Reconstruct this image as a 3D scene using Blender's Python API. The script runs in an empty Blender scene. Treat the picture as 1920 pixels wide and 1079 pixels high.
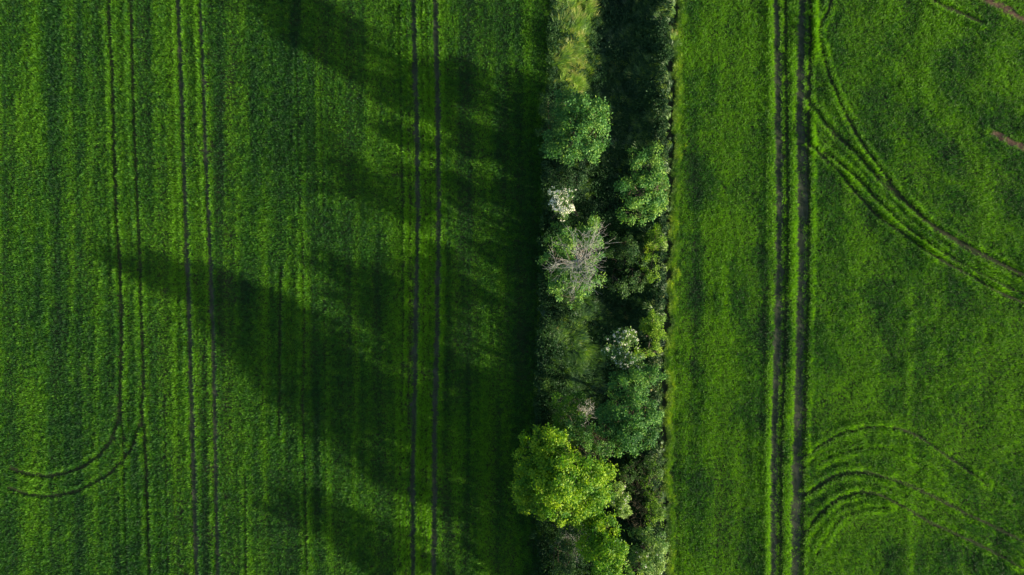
import bpy, math, random
import numpy as np
from mathutils import Vector

# ------------------------------------------------------------------ camera, sky, sun, exposure
S = 0.045                      # metres per photo pixel (1920 wide) at ground level
HC = 58.0                      # drone height
SUN_EL, SUN_DX, SUN_DY = 12.5, 1.0, -0.455      # sun stands low to the lower right
scn = bpy.context.scene
cam_d = bpy.data.cameras.new("camera"); cam = bpy.data.objects.new("camera", cam_d)
scn.collection.objects.link(cam); scn.camera = cam
cam.location = (0, 0, HC); cam.rotation_euler = (0, 0, 0)
cam_d.sensor_width = 36.0; cam_d.lens = 36.0*HC/(1920*S); cam_d.clip_start = 0.5; cam_d.clip_end = 6000

w = bpy.data.worlds.new("World"); scn.world = w; w.use_nodes = True
nt = w.node_tree; nt.nodes.clear()
sky = nt.nodes.new("ShaderNodeTexSky"); sky.sky_type = 'NISHITA'; sky.sun_disc = False
az = math.atan2(SUN_DX, SUN_DY)              # from +Y towards +X
sky.sun_elevation = math.radians(SUN_EL); sky.sun_rotation = az
sky.air_density = 1.0; sky.dust_density = 1.5; sky.ozone_density = 1.0
bg = nt.nodes.new("ShaderNodeBackground"); bg.inputs[1].default_value = 0.098
wo = nt.nodes.new("ShaderNodeOutputWorld")
nt.links.new(sky.outputs[0], bg.inputs[0]); nt.links.new(bg.outputs[0], wo.inputs[0])

sl = bpy.data.lights.new("sun", 'SUN'); so = bpy.data.objects.new("sun", sl); scn.collection.objects.link(so)
sl.energy = 5.0; sl.angle = math.radians(0.9); sl.color = (1.0, 0.88, 0.66)
L = math.hypot(SUN_DX, SUN_DY); ce = math.cos(math.radians(SUN_EL))
sdir = Vector((SUN_DX/L*ce, SUN_DY/L*ce, math.sin(math.radians(SUN_EL))))
so.rotation_euler = sdir.to_track_quat('Z', 'Y').to_euler(); so.location = (40, -20, 30)

scn.view_settings.view_transform = 'Standard'; scn.view_settings.look = 'None'
scn.view_settings.exposure = 1.32; scn.view_settings.gamma = 1.0
scn.cycles.max_bounces = 6; scn.cycles.diffuse_bounces = 3; scn.cycles.transmission_bounces = 3
scn.cycles.sample_clamp_indirect = 4.0

# ------------------------------------------------------------------ helpers
R = np.random.default_rng(11)
C = scn.collection
def at(px, py, z=0.0):
    k = S*(HC - z)/HC
    return ((px - 960)*k, (539.5 - py)*k)
def X(px): return (np.asarray(px, float) - 960)*S
def Y(py): return (539.5 - np.asarray(py, float))*S

def hsh(ix, iy, seed):
    n = (ix.astype(np.int64)*374761393 + iy.astype(np.int64)*668265263 + seed*974634777) & 0x7fffffff
    n = ((n ^ (n >> 13))*1274126177) & 0x7fffffff
    n = (n ^ (n >> 16)) & 0xffff
    return n/65535.0
def vn(x, y, seed=0):
    x = np.asarray(x, float); y = np.asarray(y, float)
    ix = np.floor(x); iy = np.floor(y); fx = x-ix; fy = y-iy
    fx = fx*fx*(3-2*fx); fy = fy*fy*(3-2*fy)
    a = hsh(ix, iy, seed); b = hsh(ix+1, iy, seed); c = hsh(ix, iy+1, seed); d = hsh(ix+1, iy+1, seed)
    return (a*(1-fx)+b*fx)*(1-fy) + (c*(1-fx)+d*fx)*fy
def fbm(x, y, seed=0, o=4):
    t = 0; a = 0.5; s = 0
    for i in range(o):
        t = t + a*vn(x*2**i, y*2**i, seed+17*i); s += a; a *= 0.55
    return t/s
def sstep(a, b, x):
    t = np.clip((x-a)/(b-a), 0, 1); return t*t*(3-2*t)

def tag(o, label=None, cat=None, group=None, kind=None):
    if label: o['label'] = label
    if cat: o['category'] = cat
    if group: o['group'] = group
    if kind: o['kind'] = kind
    return o
def mesh_np(name, V, F4=None, F3=None, mat=None, parent=None, link=True, smooth=False, tint=None):
    me = bpy.data.meshes.new(name)
    V = np.asarray(V, np.float32)
    me.vertices.add(len(V)); me.vertices.foreach_set("co", V.ravel())
    parts = []
    if F4 is not None and len(F4): parts.append(np.asarray(F4, np.int32))
    if F3 is not None and len(F3): parts.append(np.asarray(F3, np.int32))
    if parts:
        tot = np.concatenate([np.full(len(p), p.shape[1], np.int32) for p in parts])
        idx = np.concatenate([p.ravel() for p in parts])
        st = np.concatenate([[0], np.cumsum(tot)[:-1]]).astype(np.int32)
        me.loops.add(len(idx)); me.loops.foreach_set("vertex_index", idx)
        me.polygons.add(len(tot)); me.polygons.foreach_set("loop_start", st)
        if smooth: me.polygons.foreach_set("use_smooth", np.ones(len(tot), bool))
    if tint is not None:
        at_ = me.attributes.new("tint", 'FLOAT', 'POINT'); at_.data.foreach_set("value", np.asarray(tint, np.float32))
    me.update(calc_edges=True)
    if mat: me.materials.append(mat)
    o = bpy.data.objects.new(name, me)
    if link: C.objects.link(o)
    if parent: o.parent = parent
    return o
def empty(name, loc):
    o = bpy.data.objects.new(name, None); C.objects.link(o); o.location = loc; o.empty_display_size = 0.5
    return o

# ------------------------------------------------------------------ materials
def newmat(name):
    m = bpy.data.materials.new(name); m.use_nodes = True; n = m.node_tree; n.nodes.clear()
    return m, n
def leaf_mat(name, cols, trans=0.35, rough=0.55, source='GEOMETRY', nscale=0.6, spec=0.3, tr_gain=(1.25, 1.35, 0.5)):
    """cols: list of (pos, rgb) over tint 0..1; tint from a stored attribute plus a little world-space noise"""
    m, n = newmat(name); N = n.nodes; K = n.links
    a = N.new("ShaderNodeAttribute"); a.attribute_name = "tint"; a.attribute_type = source
    geo = N.new("ShaderNodeNewGeometry"); no = N.new("ShaderNodeTexNoise"); no.inputs["Scale"].default_value = nscale
    no.inputs["Detail"].default_value = 3
    K.new(geo.outputs["Position"], no.inputs["Vector"])
    ad = N.new("ShaderNodeMath"); ad.operation = 'MULTIPLY_ADD'; ad.inputs[1].default_value = 0.5; ad.inputs[2].default_value = -0.25
    K.new(no.outputs["Fac"], ad.inputs[0])
    a2 = N.new("ShaderNodeMath"); a2.operation = 'ADD'; K.new(a.outputs["Fac"], a2.inputs[0]); K.new(ad.outputs[0], a2.inputs[1])
    r = N.new("ShaderNodeValToRGB"); el = r.color_ramp.elements
    while len(el) < len(cols): el.new(0.5)
    for e, (p, c) in zip(el, cols): e.position = p; e.color = (*c, 1)
    K.new(a2.outputs[0], r.inputs[0])
    p = N.new("ShaderNodeBsdfPrincipled"); p.inputs["Roughness"].default_value = rough
    p.inputs["Specular IOR Level"].default_value = spec
    K.new(r.outputs[0], p.inputs["Base Color"])
    t = N.new("ShaderNodeBsdfTranslucent")
    mu = N.new("ShaderNodeMix"); mu.data_type = 'RGBA'; mu.blend_type = 'MULTIPLY'; mu.inputs[0].default_value = 1
    K.new(r.outputs[0], mu.inputs[6]); mu.inputs[7].default_value = (*tr_gain, 1); mu.clamp_result = False
    K.new(mu.outputs[2], t.inputs[0])
    mx = N.new("ShaderNodeMixShader"); mx.inputs[0].default_value = trans
    K.new(p.outputs[0], mx.inputs[1]); K.new(t.outputs[0], mx.inputs[2])
    o = N.new("ShaderNodeOutputMaterial"); K.new(mx.outputs[0], o.inputs[0])
    return m
def noise_mat(name, cols, scale=2.0, rough=0.95, bump=0.3, bscale=25, detail=8, stretch=(1, 1, 1)):
    m, n = newmat(name); N = n.nodes; K = n.links
    geo = N.new("ShaderNodeNewGeometry"); mp = N.new("ShaderNodeMapping"); mp.inputs["Scale"].default_value = stretch
    K.new(geo.outputs["Position"], mp.inputs[0])
    no = N.new("ShaderNodeTexNoise"); no.inputs["Scale"].default_value = scale; no.inputs["Detail"].default_value = detail
    no.inputs["Roughness"].default_value = 0.65
    K.new(mp.outputs[0], no.inputs["Vector"])
    r = N.new("ShaderNodeValToRGB"); el = r.color_ramp.elements
    while len(el) < len(cols): el.new(0.5)
    for e, (p, c) in zip(el, cols): e.position = p; e.color = (*c, 1)
    K.new(no.outputs["Fac"], r.inputs[0])
    p = N.new("ShaderNodeBsdfPrincipled"); p.inputs["Roughness"].default_value = rough; p.inputs["Specular IOR Level"].default_value = 0.15
    K.new(r.outputs[0], p.inputs["Base Color"])
    n2 = N.new("ShaderNodeTexNoise"); n2.inputs["Scale"].default_value = bscale; n2.inputs["Detail"].default_value = 4
    K.new(mp.outputs[0], n2.inputs["Vector"])
    b = N.new("ShaderNodeBump"); b.inputs["Strength"].default_value = bump; b.inputs["Distance"].default_value = 0.05
    K.new(n2.outputs["Fac"], b.inputs["Height"]); K.new(b.outputs[0], p.inputs["Normal"])
    o = N.new("ShaderNodeOutputMaterial"); K.new(p.outputs[0], o.inputs[0])
    return m

GND = noise_mat("soil_ground", [(0.3, (0.022, 0.030, 0.012)), (0.7, (0.045, 0.050, 0.022))], 3.0)
TRK = noise_mat("track_soil", [(0.3, (0.024, 0.036, 0.018)), (0.5, (0.045, 0.055, 0.032)), (0.72, (0.085, 0.088, 0.062))], 2.5, bump=0.7, stretch=(1, .35, 1))  # weedy soil, darkened in place of the shade inside sunken ruts
SOIL = noise_mat("bare_soil", [(0.3, (0.045, 0.030, 0.020)), (0.7, (0.17, 0.105, 0.068))], 3.2, bump=1.0, bscale=14)
BARK = noise_mat("bark", [(0.3, (0.07, 0.055, 0.04)), (0.7, (0.15, 0.125, 0.10))], 6.0, bump=0.6)
DEAD = noise_mat("dead_wood", [(0.3, (0.22, 0.22, 0.20)), (0.7, (0.42, 0.42, 0.38))], 5.0, bump=0.3)
TWIG = noise_mat("brown_twigs", [(0.3, (0.055, 0.052, 0.034)), (0.7, (0.12, 0.11, 0.07))], 5.0, bump=0.3)

CROP = leaf_mat("crop_leaf", [(0.0, (0.012, 0.064, 0.019)), (0.5, (0.040, 0.166, 0.012)), (1.0, (0.122, 0.32, 0.008))],
                trans=0.4, source='INSTANCER', nscale=1.3, tr_gain=(1.5, 1.4, 0.5))
MARG = leaf_mat("margin_grass", [(0.0, (0.035, 0.12, 0.015)), (0.5, (0.14, 0.30, 0.015)), (1.0, (0.38, 0.48, 0.04))], trans=0.4, source='INSTANCER', nscale=0.9)
LONG = leaf_mat("long_grass", [(0.0, (0.055, 0.13, 0.06)), (0.4, (0.11, 0.23, 0.045)), (0.75, (0.24, 0.40, 0.03)), (1.0, (0.50, 0.50, 0.15))],
                trans=0.3, rough=0.42, spec=0.5, source='INSTANCER', nscale=1.1)
WEED = leaf_mat("weed_leaf", [(0.0, (0.012, 0.040, 0.018)), (0.5, (0.030, 0.082, 0.024)), (1.0, (0.09, 0.17, 0.03))], trans=0.3, spec=0.12, source='INSTANCER', nscale=1.0)

def tree_leaf(name, dark, mid, light, trans=0.35, rough=0.55, spec=0.2):
    return leaf_mat(name, [(0.0, dark), (0.5, mid), (1.0, light)], trans=trans, rough=rough, nscale=0.8, spec=spec)
L_OAK = tree_leaf("greygreen_leaf", (0.028, 0.105, 0.034), (0.078, 0.215, 0.045), (0.25, 0.40, 0.07))
L_MAPLE = tree_leaf("maple_leaf", (0.026, 0.11, 0.014), (0.085, 0.225, 0.014), (0.30, 0.44, 0.02), trans=0.4)
L_YEL = tree_leaf("yellowgreen_leaf", (0.06, 0.15, 0.018), (0.15, 0.29, 0.025), (0.33, 0.45, 0.05), trans=0.4)
L_DARK = tree_leaf("deepgreen_leaf", (0.016, 0.052, 0.022), (0.036, 0.096, 0.03), (0.085, 0.17, 0.04))
L_ELD = tree_leaf("elder_leaf", (0.04, 0.12, 0.05), (0.09, 0.20, 0.055), (0.24, 0.36, 0.09))
FLOW = leaf_mat("elder_flower", [(0.0, (0.74, 0.75, 0.60)), (1.0, (0.92, 0.90, 0.76))], trans=0.25, nscale=2.0, tr_gain=(1, 1, .9))

# ------------------------------------------------------------------ terrain
LE = ([0, 150, 300, 480, 620, 760, 860, 950, 1079], [1034, 1028, 1024, 1018, 1012, 1006, 1004, 1008, 1016])
RE = ([0, 200, 400, 600, 700, 800, 950, 1079], [1268, 1264, 1256, 1253, 1247, 1246, 1248, 1250])
def to_px(x, y): return x/S + 960, 539.5 - y/S
def edges(py): return np.interp(py, *LE), np.interp(py, *RE)
def ground_z(x, y):
    px, py = to_px(np.asarray(x, float), np.asarray(y, float))
    l, r = edges(py)
    wob = (fbm(y*0.35, y*0+3.3, 5)-0.5)*16
    t = (px - (l+wob*0.5))/((r+wob*0.5)-l)
    prof = sstep(0.0, 0.50, t)*(1-sstep(0.58, 0.985, t))
    z = -1.35*prof
    rough = np.where((t > 0.02) & (t < 0.98), (fbm(x*0.9, y*0.9, 8)-0.5)*0.45*np.minimum(1, prof*3+0.15), 0)
    return z + rough + (fbm(x*0.05, y*0.05, 21, 2)-0.5)*0.25*0 + (fbm(x*1.3, y*1.3, 31, 3)-0.5)*0.05
def axis(a, b, st, far):
    mid = np.arange(a, b+1e-6, st); g = [far*(q) for q in (0.02, 0.05, 0.12, 0.3, 0.6, 1.0)]
    return np.concatenate([[a-v for v in g[::-1]], mid, [b+v for v in g]])
gx = axis(-52, 52, 0.2, 2400); gy = axis(-33, 33, 0.2, 2400)
GX, GY = np.meshgrid(gx, gy)
inside = (np.abs(GX) < 51.9) & (np.abs(GY) < 400)
yy = np.clip(GY, -33, 33)
GZ = np.where(np.abs(GX) < 51.9, ground_z(GX, yy), 0)
V = np.stack([GX, GY, GZ], -1).reshape(-1, 3)
nx, ny = len(gx), len(gy)
i = (np.arange(ny-1)[:, None]*nx + np.arange(nx-1)[None, :]).ravel()
F = np.stack([i, i+1, i+1+nx, i+nx], 1)
# near ground is dark soil below the crop, the far sheet reads as field green
gm = GND
N = gm.node_tree.nodes; K = gm.node_tree.links
pr = [q for q in N if q.type == 'BSDF_PRINCIPLED'][0]; rp = [q for q in N if q.type == 'VALTORGB'][0]; ge = [q for q in N if q.type == 'NEW_GEOMETRY'][0]
ln = N.new("ShaderNodeVectorMath"); ln.operation = 'ABSOLUTE'; K.new(ge.outputs["Position"], ln.inputs[0])
sx = N.new("ShaderNodeSeparateXYZ"); K.new(ln.outputs[0], sx.inputs[0])
g1 = N.new("ShaderNodeMath"); g1.operation = 'GREATER_THAN'; g1.inputs[1].default_value = 49.0; K.new(sx.outputs[0], g1.inputs[0])
g2 = N.new("ShaderNodeMath"); g2.operation = 'GREATER_THAN'; g2.inputs[1].default_value = 29.5; K.new(sx.outputs[1], g2.inputs[0])
g3 = N.new("ShaderNodeMath"); g3.operation = 'MAXIMUM'; K.new(g1.outputs[0], g3.inputs[0]); K.new(g2.outputs[0], g3.inputs[1])
mx = N.new("ShaderNodeMix"); mx.data_type = 'RGBA'; K.new(g3.outputs[0], mx.inputs[0]); K.new(rp.outputs[0], mx.inputs[6]); mx.inputs[7].default_value = (0.04, 0.10, 0.012, 1)
K.new(mx.outputs[2], pr.inputs["Base Color"])
tag(mesh_np("ground", V, F4=F, mat=GND, smooth=True), kind='structure')

# ------------------------------------------------------------------ wheel tracks (photo pixels on the ground plane)
# (points, width px, leftover crop height, leftover density, soil ribbon)
TRACKS = [
 ([(204,-60),(205,0),(212,150),(220,400),(226,500),(230,640),(227,760),(222,795),(207,830),(188,854),(160,873),(130,886),(90,893),(55,889),(22,878)], 8, .25, .5, False),
 ([(229,770),(234,840),(238,960),(241,1079),(242,1140)], 5, .35, .6, False),
 ([(245,-60),(246,0),(252,200),(260,400),(266,560),(270,700),(267,780),(255,828),(234,864),(197,895),(150,920),(100,931),(58,928),(18,914)], 7, .3, .55, False),
 ([(269,770),(276,890),(280,1000),(283,1079),(284,1140)], 7, .3, .55, False),
 ([(310,740),(314,900),(317,1079),(318,1140)], 2.5, .35, .5, False),
 ([(333,-60),(335,0),(341,150),(347,330),(355,560),(361,780),(367,960),(370,1079),(371,1140)], 10, 0, 0, True),
 ([(375,-60),(376,0),(382,150),(389,350),(396,500),(401,640),(404,800),(407,960),(409,1079),(410,1140)], 8.5, 0, 0, True),
 ([(461,880),(462,1000),(463,1140)], 4, .4, .6, False),
 ([(772,-60),(775,0),(781,200),(784,400),(781,560),(778,720),(774,900),(775,1079),(776,1140)], 11.5, 0, 0, True),
 ([(815,-60),(816,0),(821,200),(823,420),(820,600),(815,800),(813,1079),(813,1140)], 11, 0, 0, True),
 ([(750,-60),(752,200),(757,400),(757,600),(753,800),(750,1140)], 3, .3, .4, False),
 ([(762,-60),(765,200),(769,400),(768,600),(764,800),(762,1140)], 3.5, .25, .35, False),
 ([(771,120),(773,400),(771,620),(768,800)], 2.5, .25, .35, False),
 ([(790,-60),(794,200),(797,400),(796,600),(791,800),(790,1140)], 2.5, .3, .45, False),
 ([(801,-60),(805,200),(809,400),(806,600),(801,800),(799,1140)], 3, .3, .45, False),
 ([(568,420),(570,560),(571,640),(568,760),(573,900),(577,1079),(578,1140)], 4.5, .2, .35, False),
 ([(608,480),(610,640),(611,800),(613,1000)], 2.5, .35, .5, False),
 ([(557,60),(560,200),(564,400)], 3, .4, .6, False),
 ([(602,150),(606,300),(609,420)], 2.5, .4, .6, False),
 ([(528,500),(526,640),(524,820)], 7, .55, .7, False),
 ([(1453,-60),(1454,0),(1458,120),(1458,230),(1461,350),(1461,500),(1455,700),(1450,850),(1448,1079),(1447,1140)], 14.5, 0, 0, True),
 ([(1505,-60),(1504,0),(1501,120),(1500,230),(1503,350),(1502,500),(1497,700),(1492,870),(1490,1079),(1489,1140)], 17, 0, 0, True),
 ([(1518,-60),(1517,120),(1514,280),(1513,420)], 8, .3, .5, False),
 ([(1575,-60),(1553,20),(1537,48),(1532,68),(1539,92),(1553,142),(1576,198),(1612,266),(1647,315),(1679,358),(1700,380),(1735,414),(1771,437),(1824,467),(1877,495),(1920,515),(1990,550)], 7.5, .12, .35, False),
 ([(1508,180),(1520,198),(1548,234),(1576,262),(1605,290),(1650,340),(1700,386),(1750,428),(1810,466),(1870,500),(1930,528)], 10, .5, .75, False),
 ([(1512,268),(1544,297),(1569,319),(1594,350),(1622,383),(1654,413),(1693,440),(1732,470),(1771,492),(1824,520),(1870,548),(1920,568),(1990,600)], 7, .25, .45, False),
 ([(1545,285),(1600,330),(1640,372),(1690,420),(1745,462),(1810,500),(1880,536),(1930,556)], 8, .55, .8, False),
 ([(1505,858),(1534,837),(1576,812),(1612,803),(1651,799),(1683,804),(1714,814),(1743,833),(1785,862),(1820,887),(1849,908)], 6, .3, .5, False),
 ([(1535,868),(1559,855),(1594,844),(1629,839),(1665,841),(1718,869),(1764,897)], 5, .6, .8, False),
 ([(1505,928),(1534,911),(1559,893),(1587,886),(1626,886),(1665,897),(1707,911),(1753,932),(1806,961),(1860,986),(1920,1016),(1990,1050)], 9, .4, .55, False),
 ([(1505,1004),(1520,982),(1544,954),(1573,933),(1612,922),(1647,927),(1693,950),(1735,975),(1789,1000),(1842,1025),(1895,1053),(1930,1073),(1990,1105)], 8, .4, .55, False),
 ([(1530,1040),(1541,1017),(1559,989),(1583,966),(1622,952),(1665,951)], 6, .7, .85, False),
 ([(1735,-8),(1746,0),(1764,11),(1806,28),(1842,46)], 8, .15, .3, False),
]
TRACKS += [([(1470,-60),(1473,230),(1475,350),(1474,500),(1468,700),(1463,850),(1461,1140)], 9, .4, .8, False),
 ([(1519,-60),(1514,230),(1516,350),(1515,500),(1510,700),(1504,870),(1502,1140)], 8, .4, .8, False)]
SOILS = [([(1770,-45),(1800,-26),(1842,-3),(1880,15),(1920,38),(1990,75)], 15), ([(1858,249),(1885,262),(1920,279),(1990,312)], 14)]
def dist_poly(px, py, pts):
    d = np.full(px.shape, 1e9); P = np.array(pts, float)
    lo = P.min(0)-40; hi = P.max(0)+40
    m = (px > lo[0]) & (px < hi[0]) & (py > lo[1]) & (py < hi[1])
    x = px[m]; y = py[m]; dd = np.full(x.shape, 1e9)
    for a, b in zip(P[:-1], P[1:]):
        ab = b-a; t = np.clip(((x-a[0])*ab[0]+(y-a[1])*ab[1])/(ab@ab), 0, 1)
        dd = np.minimum(dd, np.hypot(x-a[0]-t*ab[0], y-a[1]-t*ab[1]))
    d[m] = dd; return d
def densify(pts, st=8):
    P = np.array(pts, float); out = []
    for a, b in zip(P[:-1], P[1:]):
        n = max(1, int(np.hypot(*(b-a))/st)); out += [a+(b-a)*k/n for k in range(n)]
    out.append(P[-1]); P = np.array(out)
    for _ in range(6): P[1:-1] = 0.25*P[:-2]+0.5*P[1:-1]+0.25*P[2:]
    return P
def ribbon(name, pts, wpx, mat, seed, crown=0.0):
    P = densify(pts); T = np.gradient(P, axis=0); T /= np.linalg.norm(T, axis=1)[:, None]; Nn = np.stack([-T[:, 1], T[:, 0]], 1)
    us = np.linspace(-1, 1, 7); k = np.arange(len(P)); V = []
    for u in us:
        ww = wpx/2*(1+0.5*(vn(k*0.9, k*0+seed+ (7 if u > 0 else 0), seed)-0.5))*1.25
        q = P + Nn*(u*ww)[:, None]; x = X(q[:, 0]); y = Y(q[:, 1])
        z = ground_z(x, y) + 0.012 + crown*(1-u*u) + (fbm(x*5, y*5, seed, 3)-0.5)*0.05*(1-abs(u))
        V.append(np.stack([x, y, z], 1))
    V = np.stack(V, 1).reshape(-1, 3); n = len(us)
    i = (np.arange(len(P)-1)[:, None]*n + np.arange(n-1)[None, :]).ravel()
    return tag(mesh_np(name, V, F4=np.stack([i, i+n, i+n+1, i+1], 1), mat=mat, smooth=True), kind='structure')
for q, (pts, wd, h, dn, rib) in enumerate(TRACKS):
    if rib: ribbon("dirt_track", pts, wd, TRK, 40+q)
for q, (pts, wd) in enumerate(SOILS): ribbon("bare_ground", pts, wd, SOIL, 90+q, 0.05)

# ------------------------------------------------------------------ tufts that the stuff is made of
def blades(n, length, width, spread, lean=0.0, seg=3, seed=0, curve=0.6, fwd=0.0, lenvar=0.35):
    """n tapering bent blades rooted round the origin"""
    r = np.random.default_rng(seed); Vs = []; F4 = []; F3 = []; c = 0
    for k in range(n):
        a = r.uniform(0, 2*math.pi); rr = spread*math.sqrt(r.uniform(0, 1))
        b = np.array([rr*math.cos(a), rr*math.sin(a), 0.0])
        l = length*(1-lenvar*r.uniform()); dirr = a + r.normal(0, 0.7)
        d = np.array([math.cos(dirr)+fwd*2.0, math.sin(dirr), 0.0]); d /= np.linalg.norm(d)+1e-6
        ln = lean*r.uniform(0.5, 1.2) + 0.05; cv = curve*r.uniform(0.4, 1.4)
        side = np.array([-d[1], d[0], 0]); tw = r.normal(0, 0.5); side = side*math.cos(tw)+np.array([0, 0, 1])*math.sin(tw)*0.5
        p = b.copy(); wv = width*r.uniform(0.7, 1.3)
        for s in range(seg):
            th = ln + cv*s/seg*1.6
            hw = wv/2*(1-(s/seg)**1.6*0.6)
            Vs += [p-side*hw, p+side*hw]
            p = p + (d*math.sin(th)+np.array([0, 0, math.cos(th)]))*l/seg
        Vs.append(p)
        for s in range(seg-1): F4.append([c+2*s, c+2*s+1, c+2*s+3, c+2*s+2])
        F3.append([c+2*seg-2, c+2*seg-1, c+2*seg]); c += 2*seg+1
    return np.array(Vs), F4, F3
def weed_tuft(n, h, leaf, seed):
    r = np.random.default_rng(seed); Vs = []; F = []; c = 0
    for k in range(n):
        a = r.uniform(0, 2*math.pi); rr = 0.25*math.sqrt(r.uniform()); z = h*r.uniform(0.25, 1)
        p = np.array([rr*math.cos(a), rr*math.sin(a), z]); dr = r.uniform(0, 2*math.pi); tl = r.uniform(-0.9, 0.5)
        d = np.array([math.cos(dr)*math.cos(tl), math.sin(dr)*math.cos(tl), math.sin(tl)])
        s = np.array([-math.sin(dr), math.cos(dr), r.normal(0, .4)]); l = leaf*r.uniform(.6, 1.3)
        Vs += [p, p+d*l*.5+s*l*.3, p+d*l, p+d*l*.5-s*l*.3]; F.append([c, c+1, c+2, c+3]); c += 4
    return np.array(Vs), F, []
def make_src(name, builders, mat):
    col = bpy.data.collections.new(name+"_source")
    for q, (v, f4, f3) in enumerate(builders):
        o = mesh_np(name+"_tuft", v, F4=f4, F3=f3, mat=mat, link=False); col.objects.link(o)
    return col
def scatter(name, P, rot, scl, tint, col, nvar, label, cat):
    me = bpy.data.meshes.new(name); n = len(P)
    me.vertices.add(n); me.vertices.foreach_set("co", np.asarray(P, np.float32).ravel())
    for an, ty, dat, key in (("rot", 'FLOAT_VECTOR', rot, "vector"), ("scl", 'FLOAT_VECTOR', scl, "vector"), ("tint", 'FLOAT', tint, "value"), ("vid", 'INT', R.integers(0, nvar, n), "value")):
        a = me.attributes.new(an, ty, 'POINT'); a.data.foreach_set(key, np.asarray(dat, np.int32 if ty == 'INT' else np.float32).ravel())
    o = bpy.data.objects.new(name, me); C.objects.link(o)
    g = bpy.data.node_groups.new(name+"_nodes", 'GeometryNodeTree')
    g.interface.new_socket("Geometry", in_out='INPUT', socket_type='NodeSocketGeometry'); g.interface.new_socket("Geometry", in_out='OUTPUT', socket_type='NodeSocketGeometry')
    gi = g.nodes.new("NodeGroupInput"); go = g.nodes.new("NodeGroupOutput")
    ci = g.nodes.new("GeometryNodeCollectionInfo"); ci.inputs[0].default_value = col; ci.inputs["Separate Children"].default_value = True; ci.inputs["Reset Children"].default_value = True
    ip = g.nodes.new("GeometryNodeInstanceOnPoints"); ip.inputs["Pick Instance"].default_value = True
    def na(nm, ty):
        q = g.nodes.new("GeometryNodeInputNamedAttribute"); q.data_type = ty; q.inputs[0].default_value = nm
        return q.outputs[0]
    g.links.new(gi.outputs[0], ip.inputs["Points"]); g.links.new(ci.outputs[0], ip.inputs["Instance"])
    g.links.new(na("vid", 'INT'), ip.inputs["Instance Index"]); g.links.new(na("rot", 'FLOAT_VECTOR'), ip.inputs["Rotation"])
    g.links.new(na("scl", 'FLOAT_VECTOR'), ip.inputs["Scale"]); g.links.new(ip.outputs[0], go.inputs[0])
    md = o.modifiers.new("scatter", 'NODES'); md.node_group = g
    return tag(o, label, cat, kind='stuff')
def upright(n, tilt=0.12):
    return np.stack([R.normal(0, tilt, n), R.normal(0, tilt, n), R.uniform(0, 6.283, n)], 1)

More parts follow.
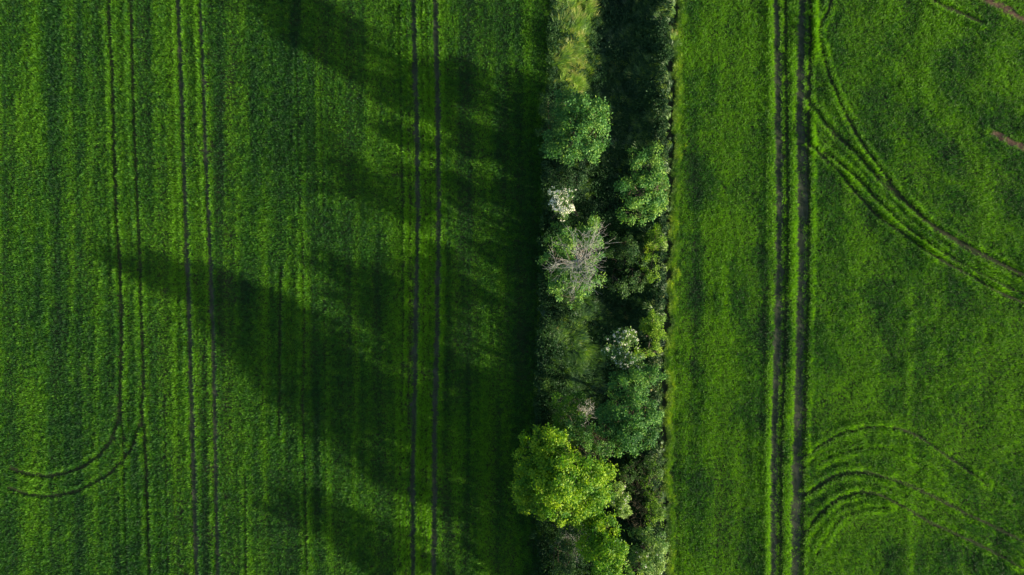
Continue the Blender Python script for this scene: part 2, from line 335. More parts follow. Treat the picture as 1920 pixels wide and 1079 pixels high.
# ------------------------------------------------------------------ the crop
crop_src = make_src("crop", [blades(14, 0.27, 0.017, 0.075, lean=0.28, seg=3, seed=100+k, curve=0.75) for k in range(8)], CROP)
def crop_field(name, x0, x1, side, label):
    sx, sy = 0.115, 0.125
    xs = np.arange(x0, x1, sx); ys = np.arange(-29.5, 29.5, sy)
    x, y = np.meshgrid(xs, ys); x = x.ravel(); y = y.ravel()
    jit = 0.028 if side == 'L' else 0.05
    x = x + R.normal(0, jit, len(x)) + 0.5*(fbm(x*0+1.7, y*0.06, 61, 2)-.5); y = y + R.uniform(-.08, .08, len(y))
    px, py = to_px(x, y); l, r = edges(py)
    if side == 'L': keep = px < l + (fbm(y*0.8, y*0, 6)-.5)*8 + 2
    else: keep = px > r + 9 + (fbm(y*0.8, y*0, 7)-.5)*7
    hs = np.ones(len(x)); dn = np.ones(len(x)); tin = np.zeros(len(x))
    for pts, wd, h, dens, rib in TRACKS:
        d = dist_poly(px, py, pts); wj = wd/2*(0.85+0.4*vn(px*.15, py*.15, int(wd*3)))
        m = d < 1e8
        k = sstep(0.75, 1.35, np.where(m, d, 1e3)/wj)
        h = .42 if rib else h; hs *= np.where(m, h+(1-h)*k, 1); dn *= np.where(m, np.where(rib, .22*(vn(px*.12, py*.05, 48) > .35), dens)+(1-np.where(rib, .2, dens))*sstep(.65, 1.1, d/wj), 1)
        tin += np.where(m, -0.12*(1-k), 0)
        if not rib:
            e = np.where(m, np.exp(-((d-wd/2-4)/3.5)**2), 0)*(1.7*vn(px*.03, py*.03, 49)+.15)*(1 if side == 'R' else .55); hs *= 1+.5*e; tin += .28*e  # lit side of the faint tracks painted as paler, taller rims
        if rib:  # fuller plants beside the wheelings; the sunlit groove edge is put into their tint
            tin += np.where(m, (0.42 if side == 'R' else .22)*np.exp(-((d-wd/2-3)/4)**2), 0)
            hs *= np.where(m, 1+0.45*np.exp(-((d-wd/2-3)/4)**2), 1)
    
    for pts, wd in SOILS:
        d = dist_poly(px, py, pts); dn *= np.where(d < wd*(.12+.62*vn(px*.22, py*.22, 44)), .10, 1); tin += 0.25*np.exp(-((d-wd*.6)/5)**2)
    if side == 'L':
        st = fbm(x*0.55, y*0.035, 71, 3); st2 = fbm(x*1.6, y*0.07, 72, 3); pt = fbm(x*0.22, y*0.22, 73, 4)
        t = 0.52 + (st-.5)*0.95 + (st2-.5)*0.9 + (pt-.5)*0.55 + (vn(x*3.6, y*.02, 74)-.5)*.35
        hs *= 1 + (fbm(x*1.3, y*0.05, 75, 3)-.5)*0.6 + (fbm(x*.5, y*.4, 76)-.5)*0.3
        for bx, bw, amp in ((58, 16, .22), (130, 12, .12), (330, 7, .3), (370, 5, .2), (420, 14, -.1), (500, 12, .18), (545, 10, -.18), (580, 8, .15), (640, 16, -.2), (25, 14, -.1), (745, 5, .3), (762, 2.2, .4), (792, 2, .4), (803, 2.5, .35), (860, 10, .12)):
            t += amp*np.exp(-((px-bx+8*(fbm(y*.1, y*0, 77)-.5))/bw)**2)
    else:
        d1 = fbm((x*0.8+y*0.6)*0.5, (-x*0.6+y*0.8)*0.3, 81, 4); pt = fbm(x*0.30, y*0.22, 82, 4); st = fbm(x*.7, y*.03, 83, 3)
        near = 1-sstep(1440, 1500, px)
        t = 0.74 + (d1-.5)*1.1 + (pt-.5)*1.1 + (st-.5)*(0.5+0.9*near)
        hs *= 1 + (fbm(x*.6, y*.6, 84)-.5)*0.8*(1-.5*near) + (fbm(x*1.1, y*.05, 85)-.5)*.6*near
        for bx, bw, amp, ya, yb in ((1703, 7, .35, 560, 1100), (1733, 9, .3, 20, 220), (1441, 5, .55, -60, 1140), (1436, 10, .25, 820, 1140), (1486, 4, .25, -60, 1140), (1415, 8, .2, 480, 1140), (1300, 10, -.22, -60, 700), (1645, 6, .15, 620, 1100), (1738, 6, .15, 860, 1079)):  # bands at the track edges paint the sunlit crop wall into the tint
            e = amp*np.exp(-((px-bx-6*(fbm(y*.15, y*0, 87)-.5))/bw)**2)*sstep(ya-40, ya+40, py)*(1-sstep(yb-40, yb+40, py))
            t += e; hs *= 1+0.5*e
        # flattened sweep of the turning machine
        for cx, cy, sgx, amp in ((1670, 640, 16, -.3), (1667, 690, 14, -.35)):
            t += amp*np.exp(-((px-cx)**2+((py-cy)*.7)**2)/sgx**2)
        t += .9*np.exp(-((px-1851)**2+(py-246)**2)/7**2)
    grain = R.normal(0, 0.20, len(x))
    t = np.clip(t+tin+grain, 0, 1.15)
    sc = hs*R.uniform(0.6, 1.3, len(x))
    keep &= (R.uniform(0, 1, len(x)) < dn*0.97) & (sc > 0.08)
    x, y, t, sc = x[keep], y[keep], t[keep], sc[keep]
    z = ground_z(x, y)
    base = 0.95 if side == 'L' else 1.0
    S3 = np.stack([np.clip(sc, .55, 1.6)*1.05*base, np.clip(sc, .55, 1.6)*1.05*base, sc*base], 1)
    return scatter(name, np.stack([x, y, z-0.01], 1), upright(len(x), .13), S3, t, crop_src, 8, label, "crop")
crop_field("cereal_crop", -48.5, 4.2, 'L', "broad dark green drilled cereal field left of the hedgerow, streaked by tree shadows")
crop_field("cereal_crop", 12.3, 48.5, 'R', "sunny green cereal field right of the hedgerow, crossed by curving wheel marks")

# ------------------------------------------------------------------ grass and weeds of the ditch
long_src = make_src("long_grass", [blades(26, 0.92, 0.025, 0.12, lean=0.5, seg=5, seed=200+k, curve=1.1, fwd=1.3) for k in range(8)], LONG)
marg_src = make_src("margin_grass", [blades(20, 0.5, 0.02, 0.12, lean=0.35, seg=4, seed=300+k, curve=0.9, fwd=0.3) for k in range(6)], MARG)
weed_src = make_src("weed", [weed_tuft(60, 0.55, 0.12, 400+k) for k in range(6)], WEED)
n = 34000
px = R.uniform(1000, 1275, n); py = R.uniform(-110, 1190, n); l, r = edges(py); t = (px-l)/(r-l)
x = X(px); y = Y(py)
pathy = .93*sstep(.925, .975, t + (fbm(y*.9, y*0, 91)-.5)*.10)*sstep(.3, .45, fbm(y*.5, y*0, 191))           # bare strip under the field edge
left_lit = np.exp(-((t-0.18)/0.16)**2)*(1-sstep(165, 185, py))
midL = (t < .5)*sstep(545, 575, py)*(1-sstep(725, 760, py))
topR = (t > .42)*(1-sstep(300, 340, py))
dens = 0.22 + 0.9*left_lit + 0.8*midL + .7*topR + .5*sstep(.72, .85, t) + .25*(fbm(x*.6, y*.6, 92)-.5)
keep = (t > 0.0) & (R.uniform(0, 1, n) < dens*(1-pathy)) & (t < 1.0)
x, y, px, py, t, ll, mL = x[keep], y[keep], px[keep], py[keep], t[keep], left_lit[keep], midL[keep]
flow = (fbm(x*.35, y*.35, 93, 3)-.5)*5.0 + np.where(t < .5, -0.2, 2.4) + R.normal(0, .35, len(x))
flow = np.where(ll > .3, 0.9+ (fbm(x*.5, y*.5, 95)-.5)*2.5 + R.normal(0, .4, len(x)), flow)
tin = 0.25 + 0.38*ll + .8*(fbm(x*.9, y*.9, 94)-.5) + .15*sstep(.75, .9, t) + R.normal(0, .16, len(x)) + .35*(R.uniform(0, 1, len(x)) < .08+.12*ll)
sc = R.uniform(.4, 1.1, len(x))*(.35+1.3*fbm(x*1.1, y*1.1, 193, 3))*(0.85+.3*np.clip(ll+mL, 0, 1))
rot = np.stack([R.normal(0, .15, len(x)), R.normal(0.1, .2, len(x)), flow], 1)
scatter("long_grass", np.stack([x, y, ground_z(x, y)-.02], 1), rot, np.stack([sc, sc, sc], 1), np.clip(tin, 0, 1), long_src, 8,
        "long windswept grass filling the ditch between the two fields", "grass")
n = 30000
px = R.uniform(1000, 1280, n); py = R.uniform(-110, 1190, n); l, r = edges(py); t = (px-l)/(r-l); x = X(px); y = Y(py)
pathy = .93*sstep(.91, .96, t + (fbm(y*.9, y*0, 91)-.5)*.10)*sstep(.3, .45, fbm(y*.5, y*0, 191))
dens = .55*(1-np.exp(-((t-0.18)/0.16)**2)*(1-sstep(165, 185, py))) + 1.2*(fbm(x*.5, y*.5, 97)-.5)
keep = (t > -.01) & (R.uniform(0, 1, n) < dens*(1-pathy)) & (t < .95)
x, y, t = x[keep], y[keep], t[keep]
tin = .3 + (fbm(x*.7, y*.7, 98)-.5)*1.0 + R.normal(0, .12, len(x)); sc = R.uniform(.5, 1.2, len(x))*(.6+.9*fbm(x*.8, y*.8, 99))
scatter("weeds", np.stack([x, y, ground_z(x, y)-.03], 1), upright(len(x), .2), np.stack([sc, sc, sc*1.1*(1+(.9+1.6*(y < Y(745)))*np.exp(-((t-.08)/.10)**2)*(Y(165) > y))], 1), np.clip(tin, 0, 1), weed_src, 6,
        "leafy dark weeds and nettles growing low among the grass in the ditch", "weeds")
# pale margin along the right-hand field and a thin one along the left-hand field
n = 16000
py = R.uniform(-110, 1190, n); l, r = edges(py)
lw = R.uniform(0, 1, n) < .25
yv = Y(py)
px = np.where(lw, l + R.normal(2, 4, n), r + 4 + np.abs(R.normal(0, 3.8, n)) + (fbm(yv*1.1, yv*0, 96)-.5)*20)
x = X(px); keep = R.uniform(0, 1, n) < np.where(lw, .2+.9*(fbm(x*.8, yv*.6, 55) > .5), .42+1.1*(fbm(x*.8, yv*.9, 56)-.4))
x, y, lw = x[keep], yv[keep], lw[keep]
tin = np.where(lw, .15, .36) + (fbm(x*.9, y*.7, 57)-.5)*1.0 + R.normal(0, .22, len(x)); sc = R.uniform(.35, 1.15, len(x))*np.where(lw, .8, .95)
scatter("grass", np.stack([x, y, ground_z(x, y)-.02], 1), upright(len(x), .2), np.stack([sc, sc, sc], 1), np.clip(tin, 0, 1), marg_src, 6,
        "pale yellow-green grass fringe along both edges of the ditch", "grass")

# ------------------------------------------------------------------ trees and shrubs
def tube(P, r0, r1, sides=6):
    P = np.asarray(P, float); T = np.gradient(P, axis=0); T /= np.linalg.norm(T, axis=1)[:, None]+1e-9
    V = []; F = []; n = len(P)
    ref = np.array([1., 0, 0]) if abs(T[0][2]) > .8 else np.array([0, 0, 1.])
    for k in range(n):
        a = np.cross(T[k], ref); a /= np.linalg.norm(a)+1e-9; b = np.cross(T[k], a); rr = r0+(r1-r0)*(k/(n-1))**.8
        for s in range(sides):
            th = 2*math.pi*s/sides; V.append(P[k]+rr*(a*math.cos(th)+b*math.sin(th)))
    for k in range(n-1):
        for s in range(sides): F.append([k*sides+s, k*sides+(s+1) % sides, (k+1)*sides+(s+1) % sides, (k+1)*sides+s])
    return V, F
class Wood:
    def __init__(s): s.V = []; s.F = []
    def add(s, P, r0, r1, sides=6):
        v, f = tube(P, r0, r1, sides); o = len(s.V); s.V += list(v); s.F += [[a+o for a in q] for q in f]
    def bend(s, a, b, r0, r1, rnd, wig=.12, n=6, sag=.0, sides=6):
        a = np.array(a, float); b = np.array(b, float); L_ = np.linalg.norm(b-a); t = np.linspace(0, 1, n)[:, None]
        P = a+(b-a)*t; w_ = rnd.normal(0, wig*L_, (n, 3))*np.sin(t*math.pi)*.6; P = P + w_; P[:, 2] += (np.sin(t*math.pi)*sag*L_)[:, 0]
        s.add(P, r0, r1, sides); return P
    def build(s, name, mat, parent): return mesh_np(name, s.V, F4=s.F, mat=mat, parent=parent, smooth=True)

def leaves_from(shoots, nrm, per, leaf, rnd, tint_s, droop=.2, wid=.34, spread=.55):
    """whorls of folded leaves round shoot tips"""
    n = len(shoots)*per
    C0 = np.repeat(shoots, per, 0); Nn = np.repeat(nrm, per, 0)
    d = rnd.normal(0, 1, (n, 3)); d -= Nn*(d*Nn).sum(1)[:, None]*.75; d /= np.linalg.norm(d, axis=1)[:, None]
    d = d + Nn*rnd.uniform(-.3, .6, (n, 1)); d[:, 2] -= droop*rnd.uniform(0, 1, n); d /= np.linalg.norm(d, axis=1)[:, None]
    s = np.cross(d, Nn + rnd.normal(0, .45, (n, 3))); s /= np.linalg.norm(s, axis=1)[:, None]+1e-9
    up = np.cross(s, d); l = leaf*rnd.uniform(.6, 1.3, (n, 1))
    b = C0 + d*l*rnd.uniform(0, spread*2, (n, 1)) + rnd.normal(0, leaf*.45, (n, 3))
    p1 = b+d*l*.45+s*l*wid+up*l*.10; p3 = b+d*l*.45-s*l*wid+up*l*.10; p2 = b+d*l
    V = np.stack([b, p1, p2, p3], 1).reshape(-1, 3); k = np.arange(n)*4
    F3 = np.concatenate([np.stack([k, k+1, k+2], 1), np.stack([k, k+2, k+3], 1)])
    tt = np.repeat(np.repeat(tint_s, per)+rnd.normal(0, .10, n), 4)
    return V, F3, np.clip(tt, 0, 1)
def clumps_in(hull, n, rnd, shell=.55, flat_bottom=.35):
    """hull: list of (cx,cy,cz,rx,ry,rz) lobes in local metres; returns clump centres"""
    out = []; wts = np.array([h[3]*h[4]*h[5] for h in hull])**.8; wts /= wts.sum()
    for _ in range(n*6):
        h = hull[rnd.choice(len(hull), p=wts)]; v = rnd.normal(0, 1, 3); v /= np.linalg.norm(v)
        if v[2] < -flat_bottom: v[2] = -v[2]
        q = rnd.uniform(shell, 1)**.6*(rnd.uniform(.85, 1.12) if rnd.uniform() < .68 else rnd.uniform(1.1, 1.42)); c = np.array([h[0]+v[0]*h[3]*q, h[1]+v[1]*h[4]*q, h[2]+v[2]*h[5]*q])
        if out and min(np.linalg.norm(c-o[0]) for o in out[-60:]) < .55*min(1, h[3]*.4): continue
        out.append((c, v))
        if len(out) >= n: break
    return out
def plant(name, label, cat, base_px, lobes, mat, h_trunk=None, nclump=60, clump_r=.55, shoots=26, per=7, leaf=.14, seed=1, wood=BARK,
          r0=.12, stems=1, group=None, hole=0.12, extra=None, tint0=.45):
    """lobes: (px, py, z, rx_px, ry_px, rz_m): where the crown lobe stands; px are read on a plane at its own height"""
    rnd = np.random.default_rng(seed)
    bx, by = base_px; bz = float(ground_z(np.array([bx]), np.array([by]))[0])
    root = empty(name, (bx, by, bz)); tag(root, label, cat, group)
    hull = []
    for (px_, py_, z, rx, ry, rz) in lobes:
        wx, wy = at(px_, py_, z); k = S*(HC-z)/HC
        hull.append((wx-bx, wy-by, z-bz, rx*k*.86, ry*k*.86, rz))
    cl = clumps_in(hull, nclump, rnd)
    W = Wood(); top = max(h[2] for h in hull)
    main = []
    fork_z = (h_trunk if h_trunk else .35*top)
    for s_ in range(stems):
        a0 = np.array([rnd.normal(0, .12)*(stems > 1), rnd.normal(0, .12)*(stems > 1), -.15])
        hc = np.mean([[h[0], h[1]] for h in hull], 0)
        f = np.array([hc[0]*.25+rnd.normal(0, .15*stems), hc[1]*.25+rnd.normal(0, .15*stems), fork_z])
        W.bend(a0, f, r0, r0*.75, rnd, .04, 6, sides=8); main.append(f)
    nl = max(4, nclump//9); idx = rnd.choice(len(cl), min(nl, len(cl)), replace=False); limbs = []
    for j in idx:
        c = cl[j][0]*np.array([1, 1, .96]); m_ = main[rnd.integers(len(main))]
        limbs.append(W.bend(m_, m_+(c-m_)*.88, r0*.5, r0*.14, rnd, .08, 7, .06))
    LP = np.concatenate([p[2:] for p in limbs])
    for c, v in cl:
        j = np.argmin(np.linalg.norm(LP-c, axis=1)); W.bend(LP[j], c, r0*.16+.008, .010, rnd, .1, 5, .04, sides=4)
    W.build("trunk", wood, root)
    sh = []; nr = []; ts = []
    for c, v in cl:
        cr = clump_r*rnd.uniform(.42, 1.12); c = c + np.array([0, 0, rnd.normal(0, .55*clump_r)]); ns = int(shoots*rnd.uniform(.55, 1.15)*(cr/clump_r)**1.4)
        if rnd.uniform() < hole+.06: ns //= 5
        d = rnd.normal(0, 1, (ns, 3)); d += v*.55; d[:, 2] += .35; d /= np.linalg.norm(d, axis=1)[:, None]
        q = rnd.uniform(.4, 1.15, (ns, 1))**.7
        q = np.where(rnd.uniform(0, 1, (ns, 1)) < .14, q*rnd.uniform(1.1, 1.75, (ns, 1)), q)
        sh.append(c+d*q*cr*np.array([.88, .88, .75])+v*np.abs(rnd.normal(0, .30, (ns, 1)))*cr); nn = d*.7+v*.3; nn[:, 2] += .5; nr.append(nn/np.linalg.norm(nn, axis=1)[:, None])
        ts.append(np.full(ns, tint0+rnd.normal(0, .14))+rnd.normal(0, .12, ns))
    sh = np.concatenate(sh); nr = np.concatenate(nr); ts = np.concatenate(ts)
    V_, F_, T_ = leaves_from(sh, nr, per, leaf*1.12, rnd, ts)
    mesh_np("crown", V_, F3=F_, mat=mat, parent=root, tint=T_)
    if extra: extra(root, sh, nr, cl, rnd, hull)
    return root
def umbels(frac, size=.16, only=None):
    def f(root, sh, nr, cl, rnd, hull):
        m = rnd.uniform(0, 1, len(sh)) < frac; m &= nr[:, 2] > .25
        P = sh[m]+nr[m]*.14+np.array([0, 0, .10]); Nn = nr[m]*.6+np.array([0, 0, .6]); Nn /= np.linalg.norm(Nn, axis=1)[:, None]
        V = []; F = []; T = []; c = 0
        for p, nn in zip(P, Nn):
            s_ = size*rnd.uniform(.6, 1.25); a = np.cross(nn, [0.3, 1, .1]); a /= np.linalg.norm(a); b = np.cross(nn, a)
            for k in range(9):   # flat head of many small florets
                th = rnd.uniform(0, 6.283); rr = s_*math.sqrt(rnd.uniform())*.9; o_ = p+a*rr*math.cos(th)+b*rr*math.sin(th)+nn*rnd.uniform(0, .03)
                e = s_*.26; q = rnd.uniform(0, 1.57); ca, sa = math.cos(q)*e, math.sin(q)*e; up = nn*rnd.normal(0, .4)*e
                V += [o_+a*ca+b*sa+up, o_-a*sa+b*ca, o_-a*ca-b*sa-up, o_+a*sa-b*ca]; F.append([c, c+1, c+2, c+3]); T += [rnd.uniform(0, 1)]*4; c += 4
        mesh_np("blossom", V, F4=F, mat=FLOW, parent=root, tint=T)
    return f
def bare(root_pos, tips, r0, rnd, W, wig=.13, fork=3, lev=2, twl=.5):
    for tpos in tips:
        P = W.bend(root_pos, tpos, r0, r0*.3, rnd, wig, 8, .04)
        for k in range(fork*2):
            j = rnd.integers(2, 8); d = P[min(j, 7)]-P[j-2]; d /= np.linalg.norm(d)+1e-9
            d = d*.8+rnd.normal(0, .75, 3); d[2] = d[2]*.5+.1; l = twl*rnd.uniform(.5, 1.5)
            Q = W.bend(P[j] if j < 8 else P[-1], P[min(j, 7)]+d*l, r0*.3, .007, rnd, wig, 6, sides=4)
            if lev > 1:
                for _ in range(3):
                    jj = rnd.integers(1, 5); d2 = d*.6+rnd.normal(0, .7, 3); d2[2] *= .5
                    W.bend(Q[jj], Q[jj]+d2*l*.5, r0*.15+.003, .005, rnd, wig, 4, sides=3)
def dead_part(lx, ly, z, rpx, n, r0, mat=DEAD, name="bare_branch", angs=None, zz=(.2, 1.0)):
    def f(root, sh, nr, cl, rnd, hull):
        W = Wood(); wx, wy = at(lx, ly, z); p0 = np.array([wx, wy, z])-np.array(root.location)
        tips = []
        for k in range(n):
            a = rnd.uniform(0, 6.283) if angs is None else math.radians(angs[k % len(angs)]+rnd.normal(0, 8))
            rr = rpx*S*rnd.uniform(.55, 1.1); tips.append(p0+np.array([math.cos(a)*rr, math.sin(a)*rr, rnd.uniform(*zz)]))
        bare(p0-np.array([0, 0, .6]), tips, r0, rnd, W, twl=rpx*S*.38)
        W.build(name, mat, root)
    return f
def bx(px_, py_, z=0): return at(px_, py_, z)

plant("deciduous_tree", "grey-green tree topmost in the hedgerow, just below the sunlit straw grass", "tree", bx(1070, 262),
      [(1092, 222, 5.6, 44, 38, 1.3), (1082, 268, 5.0, 50, 34, 1.3), (1062, 205, 4.6, 26, 24, 1.0), (1112, 250, 5.4, 22, 40, 1.0), (1052, 275, 4.2, 22, 26, .9)],
      L_OAK, nclump=120, clump_r=.48, shoots=26, per=8, leaf=.15, seed=3, r0=.15, tint0=.45, hole=.16,
      extra=dead_part(1118, 252, 5.0, 20, 7, .03, mat=TWIG, name="bare_branch"))
plant("bush", "low dark blue-green bush at the left foot of the topmost hedgerow tree", "bush", bx(1035, 235),
      [(1040, 205, 1.6, 24, 28, .8), (1035, 245, 1.6, 18, 34, .8)], L_DARK, nclump=36, clump_r=.4, shoots=26, leaf=.12, seed=4, r0=.04, stems=4, tint0=.5)
plant("bush", "low dark bush on the ditch edge above the smaller white-flowered elder", "bush", bx(1045, 330),
      [(1042, 325, 1.1, 24, 22, .6), (1070, 335, 0.8, 26, 18, .5)], L_DARK, nclump=30, clump_r=.4, shoots=24, leaf=.12, seed=5, r0=.04, stems=4, tint0=.4)
plant("deciduous_tree", "bright green tree on the right bank beside the field edge, opposite the smaller elder", "tree", bx(1196, 362),
      [(1212, 318, 4.2, 30, 34, 1.0), (1200, 358, 4.4, 38, 32, 1.0), (1232, 362, 3.9, 20, 36, 1.0), (1205, 400, 3.4, 36, 16, .7), (1178, 350, 3.6, 20, 22, .7)],
      L_OAK, nclump=95, clump_r=.42, shoots=24, leaf=.14, seed=6, r0=.12, tint0=.62, hole=.14)
plant("elder_bush", "small elder covered in creamy white blossom, pale against dark weeds", "elder", bx(1056, 388),
      [(1063, 378, 3.2, 18, 17, .6), (1052, 392, 3.0, 16, 15, .5), (1046, 373, 2.9, 13, 13, .4)], L_ELD, nclump=26, clump_r=.3, shoots=20, leaf=.13, seed=7, r0=.05, stems=4,
      extra=umbels(.8, .12), tint0=.6)
plant("deciduous_tree", "bushy green tree with bare grey dead branches sticking out of its crown", "tree", bx(1072, 498),
      [(1104, 432, 1.7, 24, 30, .6), (1112, 468, 2.7, 20, 34, .8), (1100, 520, 3.9, 32, 24, .8), (1062, 545, 4.1, 42, 24, .8), (1050, 500, 3.0, 32, 36, .8), (1056, 450, 2.6, 28, 34, .7)],
      L_OAK, nclump=125, clump_r=.42, shoots=24, leaf=.135, seed=8, r0=.13, tint0=.58, hole=.2,
      extra=dead_part(1083, 488, 5.0, 44, 26, .026, zz=(.1, .9)))
plant("bramble_bush", "low dark bramble in the ditch right of the tree with dead branches", "bramble", bx(1180, 485),
      [(1165, 470, .3, 34, 28, .6), (1190, 505, .3, 34, 30, .6), (1165, 530, .2, 30, 16, .5)], L_DARK, nclump=60, clump_r=.4, shoots=22, leaf=.11, seed=9, r0=.03, stems=5, tint0=.65)
plant("bush", "ragged yellow-green bush hugging the right ditch edge, opposite the dead branches", "bush", bx(1228, 480),
      [(1225, 452, .9, 20, 18, .4), (1222, 492, .7, 14, 34, .4), (1238, 440, .8, 10, 24, .4)], L_YEL, nclump=34, clump_r=.3, shoots=18, leaf=.11, seed=10, r0=.03, stems=5, tint0=.4)
plant("bush", "yellow-green bush curling along the right ditch edge, directly above the large elder", "bush", bx(1222, 632),
      [(1222, 606, 2.7, 18, 18, .6), (1230, 632, 2.8, 14, 22, .6), (1215, 656, 2.3, 24, 10, .5), (1197, 664, 2.0, 12, 8, .4)], L_YEL, nclump=46, clump_r=.3, shoots=22, leaf=.11, seed=12, r0=.05, stems=3, tint0=.5)
plant("elder_bush", "larger elder with blue-white flower heads in shade, mid hedgerow", "elder", bx(1166, 652),
      [(1152, 648, 3.3, 24, 26, .7), (1168, 640, 3.5, 22, 20, .6), (1184, 672, 3.5, 26, 18, .6), (1166, 676, 3.0, 24, 16, .6)], L_ELD, nclump=54, clump_r=.34, shoots=22, leaf=.14, seed=13, r0=.06, stems=4,
      extra=umbels(.30, .10), tint0=.55)
plant("deciduous_tree", "broad rounded tree below the larger elder, along the right-hand ditch edge", "tree", bx(1180, 755),
      [(1203, 706, 3.8, 28, 24, .8), (1178, 730, 3.9, 34, 30, .9), (1196, 775, 4.8, 40, 40, 1.1), (1185, 815, 4.5, 42, 30, 1.0), (1150, 790, 4.0, 32, 34, 1.0), (1218, 800, 4.0, 16, 30, .8)],
      L_OAK, nclump=170, clump_r=.45, shoots=26, leaf=.13, seed=14, r0=.16, tint0=.42, hole=.08)
plant("bush", "soft mid-green rounded bush above the big lime-green tree", "bush", bx(1068, 775),
      [(1070, 758, 2.6, 34, 22, .9), (1062, 785, 2.4, 28, 20, .8)], L_MAPLE, nclump=46, clump_r=.36, shoots=26, leaf=.10, seed=15, r0=.05, stems=4, tint0=.3)
plant("bush", "olive bush with brown twigs squeezed between the big lime-green tree and the broad tree", "bush", bx(1100, 822),
      [(1085, 800, 3.0, 30, 18, .8), (1112, 826, 3.3, 28, 24, .9), (1075, 818, 3.0, 30, 16, .8), (1130, 842, 2.6, 22, 18, .6)], L_OAK, nclump=70, clump_r=.36, shoots=20, leaf=.11, seed=16, r0=.06, stems=4, tint0=.5, hole=.25,
      extra=dead_part(1103, 838, 2.9, 34, 14, .025, mat=TWIG))
def bare_bush(label, cat, px_, py_, z, rpx, n, mat, seed, angs=None, r0=.03, zz=(.3, 1.3)):
    rnd = np.random.default_rng(seed); wx, wy = at(px_, py_, z); gz = float(ground_z(np.array([wx]), np.array([wy]))[0])
    W = Wood(); tips = []
    for k in range(n):
        a = rnd.uniform(0, 6.283) if angs is None else math.radians(angs[k % len(angs)]+rnd.normal(0, 12)); rr = rpx*S*rnd.uniform(.5, 1.05)
        tips.append(np.array([math.cos(a)*rr, math.sin(a)*rr, z-gz+rnd.uniform(*zz)]))
    W2 = Wood(); bare(np.array([0, 0, -.1]), tips, r0, rnd, W, twl=rpx*S*.3)
    o = mesh_np("bare_shrub", W.V, F4=W.F, mat=mat, smooth=True); o.location = (wx, wy, gz); return tag(o, label, cat)
bare_bush("leafless pale grey shrub standing in the gap right of the soft rounded bush", "shrub", 1097, 782, 1.1, 27, 16, DEAD, 31, angs=[70, 100, 85, 120, 250, 60], r0=.025, zz=(.1, .8))
bare_bush("tangled brown leafless shrub in shade right of the big lime-green tree", "shrub", 1183, 912, .4, 38, 11, TWIG, 32, r0=.025)
bare_bush("brown twiggy leafless shrub below the pale-leaved bush, between the two lowest bushes", "shrub", 1190, 962, .5, 30, 11, TWIG, 33, r0=.025)
plant("maple_tree", "largest tree, broad lime-green crown bulging over the left-hand field", "tree", bx(1046, 872),
      [(1056, 912, 8.6, 18, 20, 0.6), (1054, 898, 7.5, 36, 36, 1.0), (1085, 896, 6.4, 44, 44, 1.3), (1030, 862, 5.9, 46, 48, 1.3), (1008, 900, 4.6, 42, 46, 1.4), (1052, 932, 5.6, 48, 40, 1.4), (1105, 928, 4.8, 34, 36, 1.3), (1070, 955, 4.2, 56, 28, 1.3), (993, 925, 3.2, 24, 34, 1.2), (1120, 905, 3.8, 24, 34, 1.2), (1020, 835, 4.2, 42, 26, 1.2), (1050, 905, 2.2, 56, 62, 1.3)],  # last lobe is unseen foliage added to stop light passing under the crown
      L_MAPLE, nclump=350, clump_r=.55, shoots=30, per=8, leaf=.16, seed=20, r0=.26, tint0=.60, hole=.12)
plant("bush", "pale silvery-green bush tucked against the right side of the big lime-green tree", "bush", bx(1160, 930),
      [(1155, 925, 3.0, 20, 22, .6), (1166, 945, 2.8, 15, 16, .5)], L_ELD, nclump=34, clump_r=.32, shoots=22, leaf=.13, seed=21, r0=.05, stems=3, tint0=.95, extra=umbels(.05, .10))
plant("bush", "deep green bush on the ditch floor just below the broad rounded tree", "bush", bx(1205, 868),
      [(1190, 868, .5, 34, 24, .6), (1220, 880, .7, 22, 30, .5), (1178, 900, .3, 26, 20, .5)], L_DARK, nclump=46, clump_r=.34, shoots=22, leaf=.10, seed=22, r0=.03, stems=5, tint0=.75)
plant("bush", "narrow grassy yellow-green bush on the right bank, near the bottom of the hedgerow", "bush", bx(1222, 960),
      [(1222, 905, .7, 13, 34, .4), (1226, 960, .7, 16, 34, .4)], L_YEL, nclump=44, clump_r=.3, shoots=14, leaf=.11, seed=23, r0=.03, stems=5, tint0=.35)
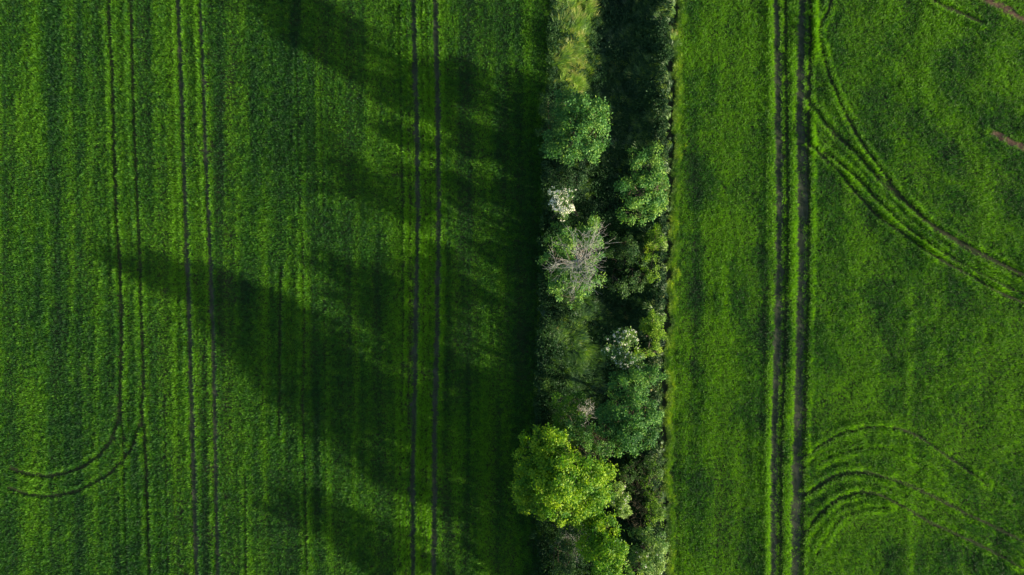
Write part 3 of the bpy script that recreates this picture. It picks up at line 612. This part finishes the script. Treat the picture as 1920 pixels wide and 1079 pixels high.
plant("maple_tree", "smaller maple at the bottom, dark crown with a yellow-green lit right flank", "tree", bx(1118, 985),
      [(1128, 985, 4.4, 30, 20, 1.0), (1148, 1008, 4.4, 20, 24, 1.0), (1136, 1044, 6.0, 32, 28, 1.3), (1112, 1018, 4.6, 26, 26, 1.1), (1138, 1075, 5.2, 28, 20, 1.1)],
      L_MAPLE, nclump=120, clump_r=.45, shoots=26, leaf=.15, seed=24, r0=.14, tint0=.52)
plant("bush", "dense grey-green bush in the bottom corner of the hedgerow beside the sunny field", "bush", bx(1208, 1030),
      [(1215, 1020, 3.0, 34, 28, .9), (1205, 1055, 3.4, 34, 26, 1.0), (1228, 1050, 2.6, 20, 28, .8)], L_ELD, nclump=80, clump_r=.36, shoots=24, leaf=.12, seed=25, r0=.06, stems=4, tint0=.7, extra=umbels(.02, .1))
plant("bush", "dark blue-green thicket in shade at the bottom, left of the smaller maple", "bush", bx(1060, 1030),
      [(1072, 1005, 2.4, 26, 22, .8), (1052, 1045, 2.2, 22, 34, .8)], L_DARK, nclump=50, clump_r=.36, shoots=20, leaf=.11, seed=26, r0=.04, stems=4, tint0=.4, hole=.3,
      extra=dead_part(1075, 1010, 1.9, 34, 10, .02))
# hedgerow goes on below the picture; that tree's shadow falls into it
plant("deciduous_tree", "next hedgerow tree just below the picture, seen only by its long shadow", "tree", bx(1110, 1205),
      [(1115, 1258, 4.8, 46, 42, 1.3), (1140, 1240, 3.8, 30, 30, .9), (1100, 1270, 3.6, 36, 34, 1.0)],
      L_OAK, nclump=90, clump_r=.5, shoots=22, leaf=.16, seed=27, r0=.15, tint0=.45)
plant("deciduous_tree", "unseen tree added off the lower picture edge beside the long-shadowed one, to shade the left field", "tree", bx(1190, 1120),
      [(1195, 1122, 4.6, 36, 30, 1.3), (1170, 1128, 4.0, 30, 26, 1.0)],
      L_OAK, nclump=60, clump_r=.5, shoots=22, leaf=.16, seed=28, r0=.13, tint0=.45)  # out of view, put in to darken the field beside the hedge
